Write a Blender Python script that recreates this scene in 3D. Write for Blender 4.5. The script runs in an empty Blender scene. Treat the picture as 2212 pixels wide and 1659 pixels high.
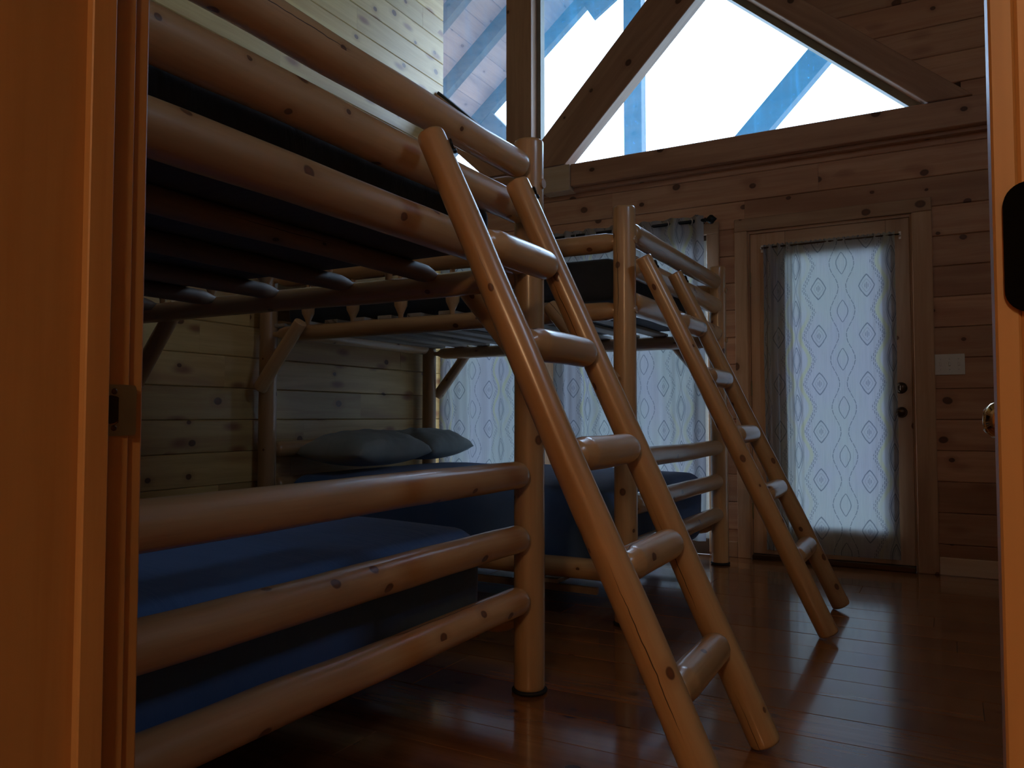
import bpy, bmesh, math, random
from mathutils import Vector, Matrix, noise as mnoise
S = bpy.context.scene
COL = S.collection
PI = math.pi
R = math.radians

# ------------------------------------------------------------ camera
cam_d = bpy.data.cameras.new('camera')
cam = bpy.data.objects.new('camera', cam_d); COL.objects.link(cam)
cam.location = (0, 0, .9)
cam.rotation_euler = (R(90 + 2.37), 0, R(29.04))
cam_d.sensor_width = 36; cam_d.lens = 1700 / 2212 * 36
cam_d.clip_start = .02
S.camera = cam

# ------------------------------------------------------------ world, lights, exposure
w = bpy.data.worlds.new('sky'); S.world = w; w.use_nodes = True
bg = w.node_tree.nodes['Background']
bg.inputs[0].default_value = (.56, .74, 1.0, 1)
bg.inputs[1].default_value = 10.5
def area(name, loc, target, sx, sy, power, color, portal=False):
    d = bpy.data.lights.new(name, 'AREA'); d.shape = 'RECTANGLE'; d.size = sx; d.size_y = sy
    d.energy = power; d.color = color
    o = bpy.data.objects.new(name, d); COL.objects.link(o); o.location = loc
    o.rotation_euler = (Vector(target) - Vector(loc)).to_track_quat('-Z', 'Y').to_euler()
    if portal: d.cycles.is_portal = True
    return o
# sky portals in the openings of the far wall (they only guide sampling of the sky)
area('portal_gable', (-1.9, 5.30, 3.9), (-1.9, 0, 3.9), 3.5, 2.6, 1, (1, 1, 1), True)
area('portal_windows', (-2.43, 5.30, 1.1), (-2.43, 0, 1.1), 2.2, 2.2, 1, (1, 1, 1), True)
area('portal_side', (1.78, 1.95, 3.12), (0, 1.95, 3.12), .9, .85, 1, (1, 1, 1), True)
area('portal_door', (-.6, 5.30, 1.1), (-.6, 0, 1.1), .7, 1.9, 1, (1, 1, 1), True)
HALL_LAMP_W = 112.0
S.view_settings.view_transform = 'Standard'
S.view_settings.look = 'None'
S.view_settings.gamma = 1
S.view_settings.use_curve_mapping = False
S.view_settings.exposure = 0.0

# ------------------------------------------------------------ material helpers
class NT:
    def __init__(s, name):
        s.m = bpy.data.materials.new(name); s.m.use_nodes = True
        s.t = s.m.node_tree; s.t.nodes.clear()
        s.out = s.t.nodes.new('ShaderNodeOutputMaterial')
    def n(s, typ, **kw):
        nd = s.t.nodes.new(typ)
        for k, v in kw.items(): setattr(nd, k, v)
        return nd
    def put(s, sock, v):
        if hasattr(v, 'is_output') or isinstance(v, bpy.types.NodeSocket): s.t.links.new(v, sock)
        elif v is not None: sock.default_value = v
    def math(s, op, a, b=None, c=None, clamp=False):
        nd = s.n('ShaderNodeMath', operation=op, use_clamp=clamp)
        for i, v in enumerate((a, b, c)):
            if v is not None: s.put(nd.inputs[i], v)
        return nd.outputs[0]
    def vmath(s, op, a, b=None):
        nd = s.n('ShaderNodeVectorMath', operation=op)
        s.put(nd.inputs[0], a)
        if b is not None: s.put(nd.inputs[1], b)
        return nd.outputs[0]
    def ss(s, x, lo, hi):                      # smoothstep
        nd = s.n('ShaderNodeMapRange', interpolation_type='SMOOTHSTEP')
        s.put(nd.inputs[0], x); s.put(nd.inputs[1], lo); s.put(nd.inputs[2], hi)
        return nd.outputs[0]
    def mix(s, f, a, b, mode='MIX'):
        nd = s.n('ShaderNodeMix', data_type='RGBA', blend_type=mode)
        s.put(nd.inputs[0], f); s.put(nd.inputs[6], a); s.put(nd.inputs[7], b)
        return nd.outputs[2]
    def noise(s, vec, scale, detail=2, rough=.5, dist=0):
        nd = s.n('ShaderNodeTexNoise'); s.put(nd.inputs['Vector'], vec)
        nd.inputs['Scale'].default_value = scale; nd.inputs['Detail'].default_value = detail
        nd.inputs['Roughness'].default_value = rough; nd.inputs['Distortion'].default_value = dist
        return nd.outputs[0]
def c4(c): return (c[0], c[1], c[2], 1)

def wood(name, axis, dark, mid, light, knotc, rough=.35, knot_p=.5, knot_k=5.0, grain=1.0, bump=.15, coat=0.0, log=False, cell_n=1.0, flame=.0, dep=None, spec_tint=None):
    T = NT(name)
    tc = T.n('ShaderNodeTexCoord').outputs['Object']
    rnd = T.n('ShaderNodeObjectInfo').outputs['Random']
    off = T.vmath('MULTIPLY', T.n('ShaderNodeCombineXYZ').outputs[0], (1, 1, 1))
    comb = T.n('ShaderNodeCombineXYZ')
    T.put(comb.inputs[0], T.math('MULTIPLY', rnd, 37.0)); T.put(comb.inputs[1], T.math('MULTIPLY', rnd, 71.0)); T.put(comb.inputs[2], T.math('MULTIPLY', rnd, 53.0))
    P = T.vmath('ADD', tc, comb.outputs[0])
    ax = 'xyz'.index(axis)
    def scl(a, c):
        v = [c, c, c]; v[ax] = a; return tuple(v)
    warp = T.n('ShaderNodeTexNoise'); T.put(warp.inputs['Vector'], T.vmath('MULTIPLY', P, scl(1.2, 3))); warp.inputs['Scale'].default_value = 1.5
    wv = T.vmath('MULTIPLY', T.vmath('SUBTRACT', warp.outputs[1], (.5, .5, .5)), (.05, .05, .05))
    Pw = T.vmath('ADD', P, wv)
    # knots first so the grain can bend round them
    s0 = T.n('ShaderNodeSeparateXYZ'); T.put(s0.inputs[0], tc)
    along = s0.outputs[ax]
    rest = [i for i in range(3) if i != ax and i != dep]
    if log: across = T.math('MULTIPLY', T.math('ARCTAN2', s0.outputs[1], s0.outputs[0]), .045)
    elif len(rest) == 1: across = s0.outputs[rest[0]]
    else: across = T.math('ADD', s0.outputs[rest[0]], s0.outputs[rest[1]])
    ws = T.n('ShaderNodeSeparateXYZ'); T.put(ws.inputs[0], wv)
    kw = .2 if log else .6
    along = T.math('MULTIPLY_ADD', rnd, 53.0, T.math('MULTIPLY_ADD', ws.outputs[0], kw, along))
    across = T.math('MULTIPLY_ADD', rnd, 37.0, T.math('MULTIPLY_ADD', ws.outputs[1], kw, across))
    def kvec(ka, kb):
        q = T.n('ShaderNodeCombineXYZ'); T.put(q.inputs[0], T.math('MULTIPLY', along, ka)); T.put(q.inputs[1], T.math('MULTIPLY', across, kb)); return q.outputs[0]
    vor = T.n('ShaderNodeTexVoronoi', voronoi_dimensions='2D'); T.put(vor.inputs['Vector'], kvec(knot_k * .78, knot_k))
    vor.inputs['Scale'].default_value = 1
    vor.inputs['Randomness'].default_value = .9
    sep = T.n('ShaderNodeSeparateColor'); T.put(sep.inputs[0], vor.outputs['Color'])
    d = T.math('ADD', vor.outputs['Distance'], T.math('MULTIPLY', T.math('GREATER_THAN', sep.outputs[0], knot_p), 5))
    kr = T.math('MULTIPLY_ADD', sep.outputs[1], .075, .04)
    core = T.math('SUBTRACT', 1.0, T.ss(T.math('DIVIDE', d, kr), .75, 1.1))
    inner = T.math('SUBTRACT', 1.0, T.ss(T.math('DIVIDE', d, kr), .2, .75))
    halo = T.math('SUBTRACT', 1.0, T.ss(T.math('DIVIDE', d, kr), .9, 3.0))
    bend = T.vmath('MULTIPLY', Pw, scl(1, 1))
    gcoord = T.vmath('MULTIPLY', Pw, scl(1.1 * grain, 26 * grain))
    g1 = T.noise(gcoord, 1.0, 5, .62, 0)
    g2 = T.noise(T.vmath('MULTIPLY', Pw, scl(.7, 5.5)), 1.0, 3, .5, .6)
    g3 = T.noise(T.vmath('MULTIPLY', P, scl(3, 110)), 1.0, 2, .5)
    col = T.mix(T.ss(g1, .35, .68), c4(light), c4(mid))
    col = T.mix(T.math('MULTIPLY', T.ss(g2, .45, .75), .75), col, c4(dark))
    col = T.mix(T.math('MULTIPLY', T.ss(g3, .5, .8), .22), col, c4(dark))
    tint = T.math('MULTIPLY_ADD', rnd, .34, .80)
    tv = T.n('ShaderNodeCombineXYZ')
    T.put(tv.inputs[0], tint); T.put(tv.inputs[1], tint); T.put(tv.inputs[2], tint)
    col = T.mix(1.0, col, tv.outputs[0], 'MULTIPLY')
    if flame > 0:
        fv = T.n('ShaderNodeTexVoronoi', voronoi_dimensions='2D'); T.put(fv.inputs['Vector'], kvec(2.6, 6.5)); fv.inputs['Scale'].default_value = 1
        fs = T.n('ShaderNodeSeparateColor'); T.put(fs.inputs[0], fv.outputs['Color'])
        fd = T.math('ADD', fv.outputs['Distance'], T.math('MULTIPLY', T.math('GREATER_THAN', fs.outputs[0], .3), 5))
        col = T.mix(T.math('MULTIPLY', T.math('SUBTRACT', 1.0, T.ss(fd, .04, .24)), flame), col, (.22, .05, .02, 1))
    col = T.mix(T.math('MULTIPLY', halo, .45), col, c4(dark))
    col = T.mix(T.math('MULTIPLY', core, .9), col, c4(knotc))
    col = T.mix(T.math('MULTIPLY', inner, .45), col, c4([min(1, k * 2.2) for k in knotc]))
    hgt = T.math('ADD', T.math('MULTIPLY', g1, .25), T.math('MULTIPLY', core, -.35))
    if log:
        sx = T.n('ShaderNodeSeparateXYZ'); T.put(sx.inputs[0], tc)
        ang = T.math('ARCTAN2', sx.outputs[1], sx.outputs[0])
        zz = T.n('ShaderNodeCombineXYZ'); T.put(zz.inputs[0], T.math('MULTIPLY_ADD', sx.outputs[2], 2.0, T.math('MULTIPLY', rnd, 91.0)))
        jig = T.noise(zz.outputs[0], 1.6, 4, .6)
        a0 = T.math('SUBTRACT', T.math('MULTIPLY', rnd, 6.283), 3.1416)
        da = T.math('ABSOLUTE', T.math('SUBTRACT', ang, T.math('ADD', a0, T.math('MULTIPLY', T.math('SUBTRACT', jig, .5), .9))))
        wid = T.math('MULTIPLY', T.ss(T.noise(zz.outputs[0], .8, 1), .50, .60), .032)
        crack = T.math('LESS_THAN', da, wid)
        col = T.mix(T.math('MULTIPLY', crack, .9), col, (.02, .008, .003, 1))
        lump = T.noise(T.vmath('MULTIPLY', P, scl(6, 16)), 1.0, 2, .5)
        hgt = T.math('ADD', hgt, T.math('ADD', T.math('MULTIPLY', lump, 1.1), T.math('MULTIPLY', crack, -1.5)))
    b = T.n('ShaderNodeBump'); b.inputs['Strength'].default_value = bump; b.inputs['Distance'].default_value = .006
    T.put(b.inputs['Height'], hgt)
    p = T.n('ShaderNodeBsdfPrincipled')
    T.put(p.inputs['Base Color'], col)
    T.put(p.inputs['Roughness'], T.math('MULTIPLY_ADD', g1, .14, rough - .07))
    if spec_tint: p.inputs['Specular Tint'].default_value = spec_tint
    p.inputs['Coat Weight'].default_value = coat; p.inputs['Coat Roughness'].default_value = .22 if log else .10
    T.put(p.inputs['Normal'], b.outputs[0])
    T.t.links.new(p.outputs[0], T.out.inputs[0])
    return T.m

def plain(name, col, rough=.5, metal=0, noise_amt=.15, nscale=30, spec=.5):
    T = NT(name)
    tc = T.n('ShaderNodeTexCoord').outputs['Object']
    n = T.noise(tc, nscale, 3, .6)
    d = tuple(c * (1 - noise_amt) for c in col); l = tuple(min(1, c * (1 + noise_amt)) for c in col)
    p = T.n('ShaderNodeBsdfPrincipled')
    T.put(p.inputs['Base Color'], T.mix(n, c4(d), c4(l)))
    T.put(p.inputs['Roughness'], T.math('MULTIPLY_ADD', n, .15, rough - .07))
    p.inputs['Metallic'].default_value = metal
    p.inputs['Specular IOR Level'].default_value = spec
    T.t.links.new(p.outputs[0], T.out.inputs[0])
    return T.m

def fabric(name, col, col2, rough=.85):
    T = NT(name)
    tc = T.n('ShaderNodeTexCoord').outputs['Object']
    n = T.noise(tc, 3.5, 5, .6, .8)
    wv = T.noise(T.vmath('MULTIPLY', tc, (600, 600, 600)), 1, 1, .5)
    wr = T.noise(T.vmath('MULTIPLY', tc, (3, 9, 3)), 1, 3, .5, 1.5)
    p = T.n('ShaderNodeBsdfPrincipled')
    T.put(p.inputs['Base Color'], T.mix(T.ss(n, .3, .7), c4(col), c4(col2)))
    p.inputs['Roughness'].default_value = rough
    p.inputs['Sheen Weight'].default_value = .15
    p.inputs['Sheen Roughness'].default_value = .5
    b = T.n('ShaderNodeBump'); b.inputs['Strength'].default_value = .5; b.inputs['Distance'].default_value = .02
    T.put(b.inputs['Height'], T.math('ADD', T.math('MULTIPLY', wv, .02), T.math('MULTIPLY', wr, .45)))
    T.put(p.inputs['Normal'], b.outputs[0])
    T.t.links.new(p.outputs[0], T.out.inputs[0])
    return T.m

def curtain_mat():
    # pale cloth woven with ogees, eyes, diamonds and little dashes; UV in metres
    T = NT('curtain_cloth')
    uv = T.n('ShaderNodeUVMap').outputs[0]
    wob = T.noise(T.vmath('MULTIPLY', uv, (25, 60, 1)), 1, 2, .5)
    sp = T.n('ShaderNodeSeparateXYZ'); T.put(sp.inputs[0], uv)
    U0 = T.math('ADD', sp.outputs[0], T.math('MULTIPLY', T.math('SUBTRACT', wob, .5), .006))
    V0 = sp.outputs[1]
    PU, PV = .55, .293
    def cell(x, per, sh):                       # signed offset from the nearest cell centre
        q = T.math('ADD', T.math('DIVIDE', x, per), sh + 100.0)
        return T.math('MULTIPLY', T.math('SUBTRACT', T.math('FRACT', q), .5), per)
    ab = lambda x: T.math('ABSOLUTE', x)
    def line(x, wd): return T.math('SUBTRACT', 1.0, T.ss(ab(x), wd * .5, wd))
    un = cell(U0, PU, .5); uw = cell(U0, PU, 0); u2 = cell(U0, PU / 2, 0)
    v1 = cell(V0, PV, .5); v2 = cell(V0, PV, 0)
    def eye(u, a, b, wd):
        t = T.math('DIVIDE', v1, b)
        prof = T.math('MULTIPLY', T.math('SUBTRACT', 1.0, T.math('POWER', ab(t), 1.7)), a)
        e = line(T.math('SUBTRACT', ab(u), prof), wd)
        return T.math('MULTIPLY', e, T.math('LESS_THAN', ab(v1), b))
    eyes = T.math('MAXIMUM', T.math('MAXIMUM', eye(uw, .030, .068, .0032), eye(un, .023, .082, .0038)), T.math('MULTIPLY', eye(un, .016, .06, .0022), .7))
    cosv = T.math('COSINE', T.math('MULTIPLY', v1, 2 * PI / PV))
    wave = T.math('MULTIPLY_ADD', cosv, .024, .046)
    dash = T.math('GREATER_THAN', T.math('FRACT', T.math('MULTIPLY', V0, 30)), .15)
    og = T.math('MULTIPLY', line(T.math('SUBTRACT', ab(uw), wave), .0030), dash)
    waven = T.math('MULTIPLY_ADD', cosv, .014, .017)
    ogn = T.math('MULTIPLY', line(T.math('SUBTRACT', ab(un), waven), .0028), .7)
    og = T.math('MAXIMUM', og, ogn)
    halo = T.math('MULTIPLY_ADD', cosv, .028, .052)
    og2 = T.math('MULTIPLY', T.math('SUBTRACT', 1.0, T.ss(ab(T.math('SUBTRACT', ab(un), halo)), .004, .020)), .9)
    # rounded diamonds with three little bars
    dm = T.math('ADD', T.math('POWER', T.math('DIVIDE', ab(u2), .044), 1.25), T.math('POWER', T.math('DIVIDE', ab(v2), .066), 1.15))
    dia = T.math('MAXIMUM', line(T.math('SUBTRACT', dm, 1.0), .11), T.math('MULTIPLY', line(T.math('SUBTRACT', dm, .55), .06), .35))
    bars = T.math('MULTIPLY', T.math('LESS_THAN', dm, .26), T.math('GREATER_THAN', T.math('COSINE', T.math('MULTIPLY', u2, 2 * PI / .009)), .3))
    # zigzag of upright ticks between the narrow ogees and the diamonds
    zz = T.math('MULTIPLY_ADD', ab(v2), .062 / (PV / 2), .048)
    band = T.math('LESS_THAN', ab(T.math('SUBTRACT', ab(un), zz)), .012)
    tick = T.math('GREATER_THAN', T.math('SINE', T.math('MULTIPLY', un, 2 * PI / .0098)), .15)
    stag = T.math('ADD', T.math('MULTIPLY', V0, 38), T.math('MULTIPLY', T.math('FLOOR', T.math('MULTIPLY', un, 1 / .0098)), .37))
    tickv = T.math('GREATER_THAN', T.math('FRACT', stag), .30)
    zig = T.math('MULTIPLY', T.math('MULTIPLY', band, T.math('MULTIPLY', tick, tickv)), .9)
    ink = T.math('MAXIMUM', T.math('MAXIMUM', eyes, og), T.math('MAXIMUM', T.math('MAXIMUM', dia, T.math('MULTIPLY', bars, .9)), zig))
    strk = T.noise(T.vmath('MULTIPLY', uv, (420, 5, 1)), 1, 3, .6)
    broad = T.noise(T.vmath('MULTIPLY', uv, (3, 1.3, 1)), 1, 3, .6)
    base = T.mix(T.ss(broad, .4, .62), (.66, .66, .62, 1), (.66, .62, .66, 1))
    base = T.mix(T.math('MULTIPLY', og2, T.ss(broad, .35, .6)), base, (.70, .66, .42, 1))
    base = T.mix(T.math('MULTIPLY', T.ss(strk, .45, .75), .5), base, (.44, .45, .47, 1))
    col = T.mix(T.math('MULTIPLY', ink, .62), base, (.085, .12, .17, 1))
    df = T.n('ShaderNodeBsdfDiffuse'); tr = T.n('ShaderNodeBsdfTranslucent')
    T.put(df.inputs[0], T.mix(1.0, col, (.62, .60, .56, 1), 'MULTIPLY'))
    T.put(tr.inputs[0], T.mix(1.0, col, (.86, .90, .92, 1), 'MULTIPLY'))
    mx = T.n('ShaderNodeMixShader'); mx.inputs[0].default_value = .135
    T.t.links.new(df.outputs[0], mx.inputs[1]); T.t.links.new(tr.outputs[0], mx.inputs[2])
    T.t.links.new(mx.outputs[0], T.out.inputs[0])
    return T.m

def glass_mat(name, dust_glare):
    T = NT(name)
    tc = T.n('ShaderNodeTexCoord').outputs['Object']
    sp = T.ss(T.noise(tc, 55, 2, .6), .66, .74)
    st = T.ss(T.noise(T.vmath('MULTIPLY', tc, (30, 30, 1.4)), 1, 4, .6), .52, .75)
    bl = T.noise(tc, 1.7, 3, .6)
    tp = T.n('ShaderNodeBsdfTransparent'); tp.inputs[0].default_value = (.93, .96, .97, 1)
    tl = T.n('ShaderNodeBsdfTranslucent'); tl.inputs[0].default_value = (.08, .60, 1, 1)  # strong blue paints sky glare into the dust haze
    gl = T.n('ShaderNodeBsdfGlossy'); gl.inputs['Roughness'].default_value = .02; gl.inputs[0].default_value = (1, 1, 1, 1)
    f = T.math('MULTIPLY', T.math('ADD', T.math('MULTIPLY_ADD', bl, .8, .6), T.math('ADD', T.math('MULTIPLY', sp, 1.6), T.math('MULTIPLY', st, .6))), dust_glare)
    m1 = T.n('ShaderNodeMixShader'); T.put(m1.inputs[0], f)
    T.t.links.new(tp.outputs[0], m1.inputs[1]); T.t.links.new(tl.outputs[0], m1.inputs[2])
    m2 = T.n('ShaderNodeMixShader'); m2.inputs[0].default_value = .03
    T.t.links.new(m1.outputs[0], m2.inputs[1]); T.t.links.new(gl.outputs[0], m2.inputs[2])
    T.t.links.new(m2.outputs[0], T.out.inputs[0])
    return T.m

PINE = dict(dark=(.40, .21, .08), mid=(.58, .37, .14), light=(.68, .47, .19), knotc=(.10, .035, .014))
M = {}
M['wall_x'] = wood('pine_board_x', 'x', dark=(.42, .18, .095), mid=(.60, .30, .17), light=(.70, .40, .24), knotc=(.09, .032, .016), dep=1, rough=.42, knot_p=.42, knot_k=5.0, flame=.35)
M['wall_y'] = wood('pine_board_y', 'y', **PINE, dep=0, rough=.38, knot_p=.42, knot_k=5.0, flame=.75)
M['beam_x'] = wood('pine_beam', 'x', (.34, .16, .09), (.48, .25, .15), (.56, .31, .19), (.07, .025, .012), rough=.5, knot_p=.4, knot_k=5)
M['beam_z'] = wood('pine_post', 'z', (.32, .15, .085), (.44, .23, .14), (.52, .29, .18), (.07, .025, .012), rough=.5, knot_p=.4, knot_k=5)
M['trim_x'] = wood('pine_trim_x', 'x', (.42, .22, .12), (.56, .32, .18), (.64, .40, .24), (.10, .035, .014), rough=.4, knot_p=.25)
M['trim_z'] = wood('pine_trim_z', 'z', (.42, .22, .12), (.56, .32, .18), (.64, .40, .24), (.10, .035, .014), rough=.4, knot_p=.25)
M['jamb'] = wood('pine_jamb', 'z', (.40, .20, .07), (.52, .29, .11), (.60, .36, .15), (.14, .05, .02), rough=.45, knot_p=.07, knot_k=7, grain=.8, dep=0)
M['new_pine'] = wood('new_pine', 'x', (.64, .40, .24), (.76, .53, .35), (.82, .62, .44), (.30, .14, .08), rough=.5, knot_p=.3)
M['floor'] = wood('pine_floor', 'x', (.17, .05, .015), (.27, .095, .03), (.35, .14, .045), (.05, .015, .008), rough=.24, knot_p=.4, knot_k=6, bump=.035, coat=.95, flame=.3, dep=2, spec_tint=(1, .78, .58, 1))
M['log'] = wood('peeled_log', 'z', (.44, .225, .09), (.58, .325, .145), (.65, .40, .195), (.11, .037, .016), rough=.38, knot_p=.38, knot_k=8, bump=.16, log=True, coat=.8)
M['slat_log'] = wood('shade_dark_log', 'z', (.16, .10, .065), (.24, .155, .10), (.30, .20, .135), (.05, .025, .015), rough=.55, knot_p=.35, knot_k=8, bump=.16, log=True)  # log colour darkened to put under-bunk shade into the slats
M['slat'] = wood('slat_board', 'y', (.30, .24, .18), (.42, .35, .28), (.50, .44, .37), (.12, .08, .06), rough=.6, knot_p=.3, knot_k=8)
M['porch_wood'] = wood('porch_wood', 'x', (.05, .028, .02), (.08, .045, .03), (.10, .06, .04), (.02, .01, .005), rough=.7)
M['soffit'] = wood('soffit_board', 'y', (.20, .10, .07), (.30, .16, .11), (.36, .20, .14), (.12, .05, .03), rough=.6, knot_p=.3)
M['backing'] = plain('dark_backing', (.10, .045, .02), .8)
M['black'] = plain('black_metal', (.012, .012, .013), .45, .3)
M['rubber'] = plain('black_rubber', (.012, .012, .012), .7)
M['jet'] = plain('jet_black', (.002, .002, .002), .9, 0, .1, 30, .1)
M['brass'] = plain('worn_brass', (.36, .30, .18), .38, .9)
M['bright_brass'] = plain('bright_brass', (.75, .52, .25), .12, 1, .05)
M['dark_bronze'] = plain('dark_bronze', (.10, .06, .035), .35, .8)
M['nickel'] = plain('pale_metal', (.7, .7, .68), .3, .9, .05)
M['ivory'] = plain('ivory_plastic', (.85, .82, .76), .35, 0, .03)
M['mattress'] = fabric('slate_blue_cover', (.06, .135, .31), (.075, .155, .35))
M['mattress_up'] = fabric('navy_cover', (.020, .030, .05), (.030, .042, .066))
M['pillow'] = fabric('grey_green_pillow', (.30, .34, .32), (.38, .42, .40))
M['curtain'] = curtain_mat()
M['gable_glass'] = glass_mat('dusty_glare_glass', .085)
M['gable_glass_left'] = glass_mat('dusty_glare_glass_left', .045)  # left pane carries less of the painted sky glare
M['glass'] = glass_mat('window_glass', .01)
M['bead'] = plain('painted_bead', (.26, .235, .175), .5)
M['vinyl'] = plain('white_frame', (.55, .55, .52), .4)
M['hall'] = plain('hall_paint', (.40, .22, .10), .8)
M['ground'] = plain('ground_soil', (.22, .23, .20), .9, 0, .4, 3)
M['deck'] = plain('deck_boards', (.25, .22, .18), .8)

# ------------------------------------------------------------ object helpers
def link(name, me, mat, parent=None, loc=(0, 0, 0), smooth=False):
    o = bpy.data.objects.new(name, me); COL.objects.link(o)
    if mat is not None and not me.materials: me.materials.append(mat)
    if parent is not None: o.parent = parent
    o.location = loc
    if smooth:
        for p in me.polygons: p.use_smooth = True
    return o
def empty(name, loc=(0, 0, 0), rz=0, **props):
    o = bpy.data.objects.new(name, None); COL.objects.link(o)
    o.location = loc; o.rotation_euler = (0, 0, rz); o.empty_display_size = .1
    for k, v in props.items(): o[k] = v
    return o
def tag(o, **props):
    for k, v in props.items(): o[k] = v
    return o
def wpos(p):                                   # world position of a (unrotated) parent
    v = Vector((0, 0, 0))
    while p is not None: v += p.location; p = p.parent
    return v
def bm_mesh(name, bm):
    bmesh.ops.recalc_face_normals(bm, faces=bm.faces)
    me = bpy.data.meshes.new(name); bm.to_mesh(me); bm.free(); return me
def box(name, x0, x1, y0, y1, z0, z1, mat, parent=None, bev=0.0, seg=1, smooth=False):
    c = Vector(((x0 + x1) / 2, (y0 + y1) / 2, (z0 + z1) / 2))
    bm = bmesh.new(); bmesh.ops.create_cube(bm, size=1)
    for v in bm.verts: v.co = Vector((v.co.x * (x1 - x0), v.co.y * (y1 - y0), v.co.z * (z1 - z0)))
    if bev: bmesh.ops.bevel(bm, geom=bm.edges[:], offset=bev, segments=seg, affect='EDGES', profile=.5)
    return link(name, bm_mesh(name, bm), mat, parent, c - wpos(parent), smooth)
def prism(name, pts, a0, a1, plane, mat, parent=None, bev=0.0):
    """polygon pts in plane 'xz' (extruded y a0..a1) or 'yz' (extruded x a0..a1) or 'xy'"""
    cx = sum(p[0] for p in pts) / len(pts); cz = sum(p[1] for p in pts) / len(pts)
    bm = bmesh.new()
    def v3(p, a):
        if plane == 'xz': return (p[0] - cx, a, p[1] - cz)
        if plane == 'yz': return (a, p[0] - cx, p[1] - cz)
        return (p[0] - cx, p[1] - cz, a)
    A = [bm.verts.new(v3(p, a0)) for p in pts]; B = [bm.verts.new(v3(p, a1)) for p in pts]
    n = len(pts)
    bm.faces.new(A); bm.faces.new(B[::-1])
    for i in range(n): bm.faces.new((A[i], B[i], B[(i + 1) % n], A[(i + 1) % n]))
    bmesh.ops.recalc_face_normals(bm, faces=bm.faces)
    if bev: bmesh.ops.bevel(bm, geom=bm.edges[:], offset=bev, segments=1, affect='EDGES')
    base = {'xz': Vector((cx, 0, cz)), 'yz': Vector((0, cx, cz)), 'xy': Vector((cx, cz, 0))}[plane]
    return link(name, bm_mesh(name, bm), mat, parent, base - wpos(parent))
def lathe(name, prof, mat, parent, loc, axis=(0, 0, 1), n=24):
    """prof: list of (r, h) spun about axis"""
    bm = bmesh.new(); q = Vector((0, 0, 1)).rotation_difference(Vector(axis))
    rings = []
    for r, h in prof:
        rings.append([bm.verts.new(q @ Vector((max(r, 1e-5) * math.cos(2 * PI * i / n), max(r, 1e-5) * math.sin(2 * PI * i / n), h))) for i in range(n)])
    for a, b in zip(rings, rings[1:]):
        for i in range(n): bm.faces.new((a[i], a[(i + 1) % n], b[(i + 1) % n], b[i]))
    bm.faces.new(rings[0]); bm.faces.new(rings[-1][::-1])
    o = link(name, bm_mesh(name, bm), mat, parent, Vector(loc) - wpos(parent), True)
    return o
ENDS = {
    'cut':   [(0, .93), (.005, .985), (.012, 1)],
    'round': [(0, .30), (.002, .55), (.008, .78), (.018, .92), (.035, 1)],
    'tenon': [(0, .36), (.055, .36), (.070, .42), (.10, .78), (.135, .97), (.17, 1)],
    'blunt': [(0, .40), (.045, .40), (.047, .62), (.053, .82), (.065, .95), (.082, 1)],
    'shoulder': [(0, .55), (.038, .58), (.043, .72), (.055, .82), (.082, .86), (.092, .96), (.105, 1)],
    'slat':  [(0, .40), (.05, .42), (.075, .70), (.11, .95), (.14, 1)],
    'spin':  [(0, .35), (.045, .38), (.06, .55), (.09, .95), (.11, 1)],
}
seed = [0]
def log(name, p0, p1, r0, r1, parent=None, e0='cut', e1='cut', mat=None, n=20, wob=.035, flat=1.0, up=None, step=.05):
    seed[0] += 1
    sd = seed[0] * 13.37
    p0 = Vector(p0); p1 = Vector(p1); d = p1 - p0; L = d.length
    hs = sorted(set([round(h, 4) for h, _ in ENDS[e0]] + [round(L - h, 4) for h, _ in ENDS[e1]] + [round(L * i / max(2, int(L / step)), 4) for i in range(max(2, int(L / step)) + 1)]))
    hs = [h for h in hs if -1e-6 <= h <= L + 1e-6]
    def fac(h):
        f = 1
        for prof, q in ((ENDS[e0], h), (ENDS[e1], L - h)):
            g = prof[-1][1]
            for (a, fa), (b, fb) in zip(prof, prof[1:]):
                if q <= b:
                    g = fa + (fb - fa) * max(0, (q - a)) / (b - a); break
            f = min(f, g)
        return f
    bm = bmesh.new(); rings = []
    for h in hs:
        t = h / L; r = (r0 + (r1 - r0) * t) * fac(h)
        ring = []
        mid = math.sin(PI * min(1, max(0, t)))
        ox = (mnoise.noise(Vector((h * 1.6, sd, 0)))) * r0 * wob * 4 * mid
        oy = (mnoise.noise(Vector((h * 1.6, sd, 7)))) * r0 * wob * 4 * mid
        for i in range(n):
            a = 2 * PI * i / n
            rr = r * (1 + wob * 1.3 * mnoise.noise(Vector((math.cos(a) * 1.1, math.sin(a) * 1.1, h * 5 + sd))))
            ring.append(bm.verts.new((ox + rr * math.cos(a), oy + rr * math.sin(a) * flat, h)))
        rings.append(ring)
    for a, b in zip(rings, rings[1:]):
        for i in range(n): bm.faces.new((a[i], a[(i + 1) % n], b[(i + 1) % n], b[i]))
    bm.faces.new(rings[0][::-1]); bm.faces.new(rings[-1])
    me = bm_mesh(name, bm)
    o = link(name, me, mat or M['log'], parent, p0 - wpos(parent), True)
    for p in me.polygons:
        if len(p.vertices) > 4: p.use_smooth = False
    o.rotation_mode = 'QUATERNION'; o.rotation_quaternion = d.to_track_quat('Z', 'Y')
    return o
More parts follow.
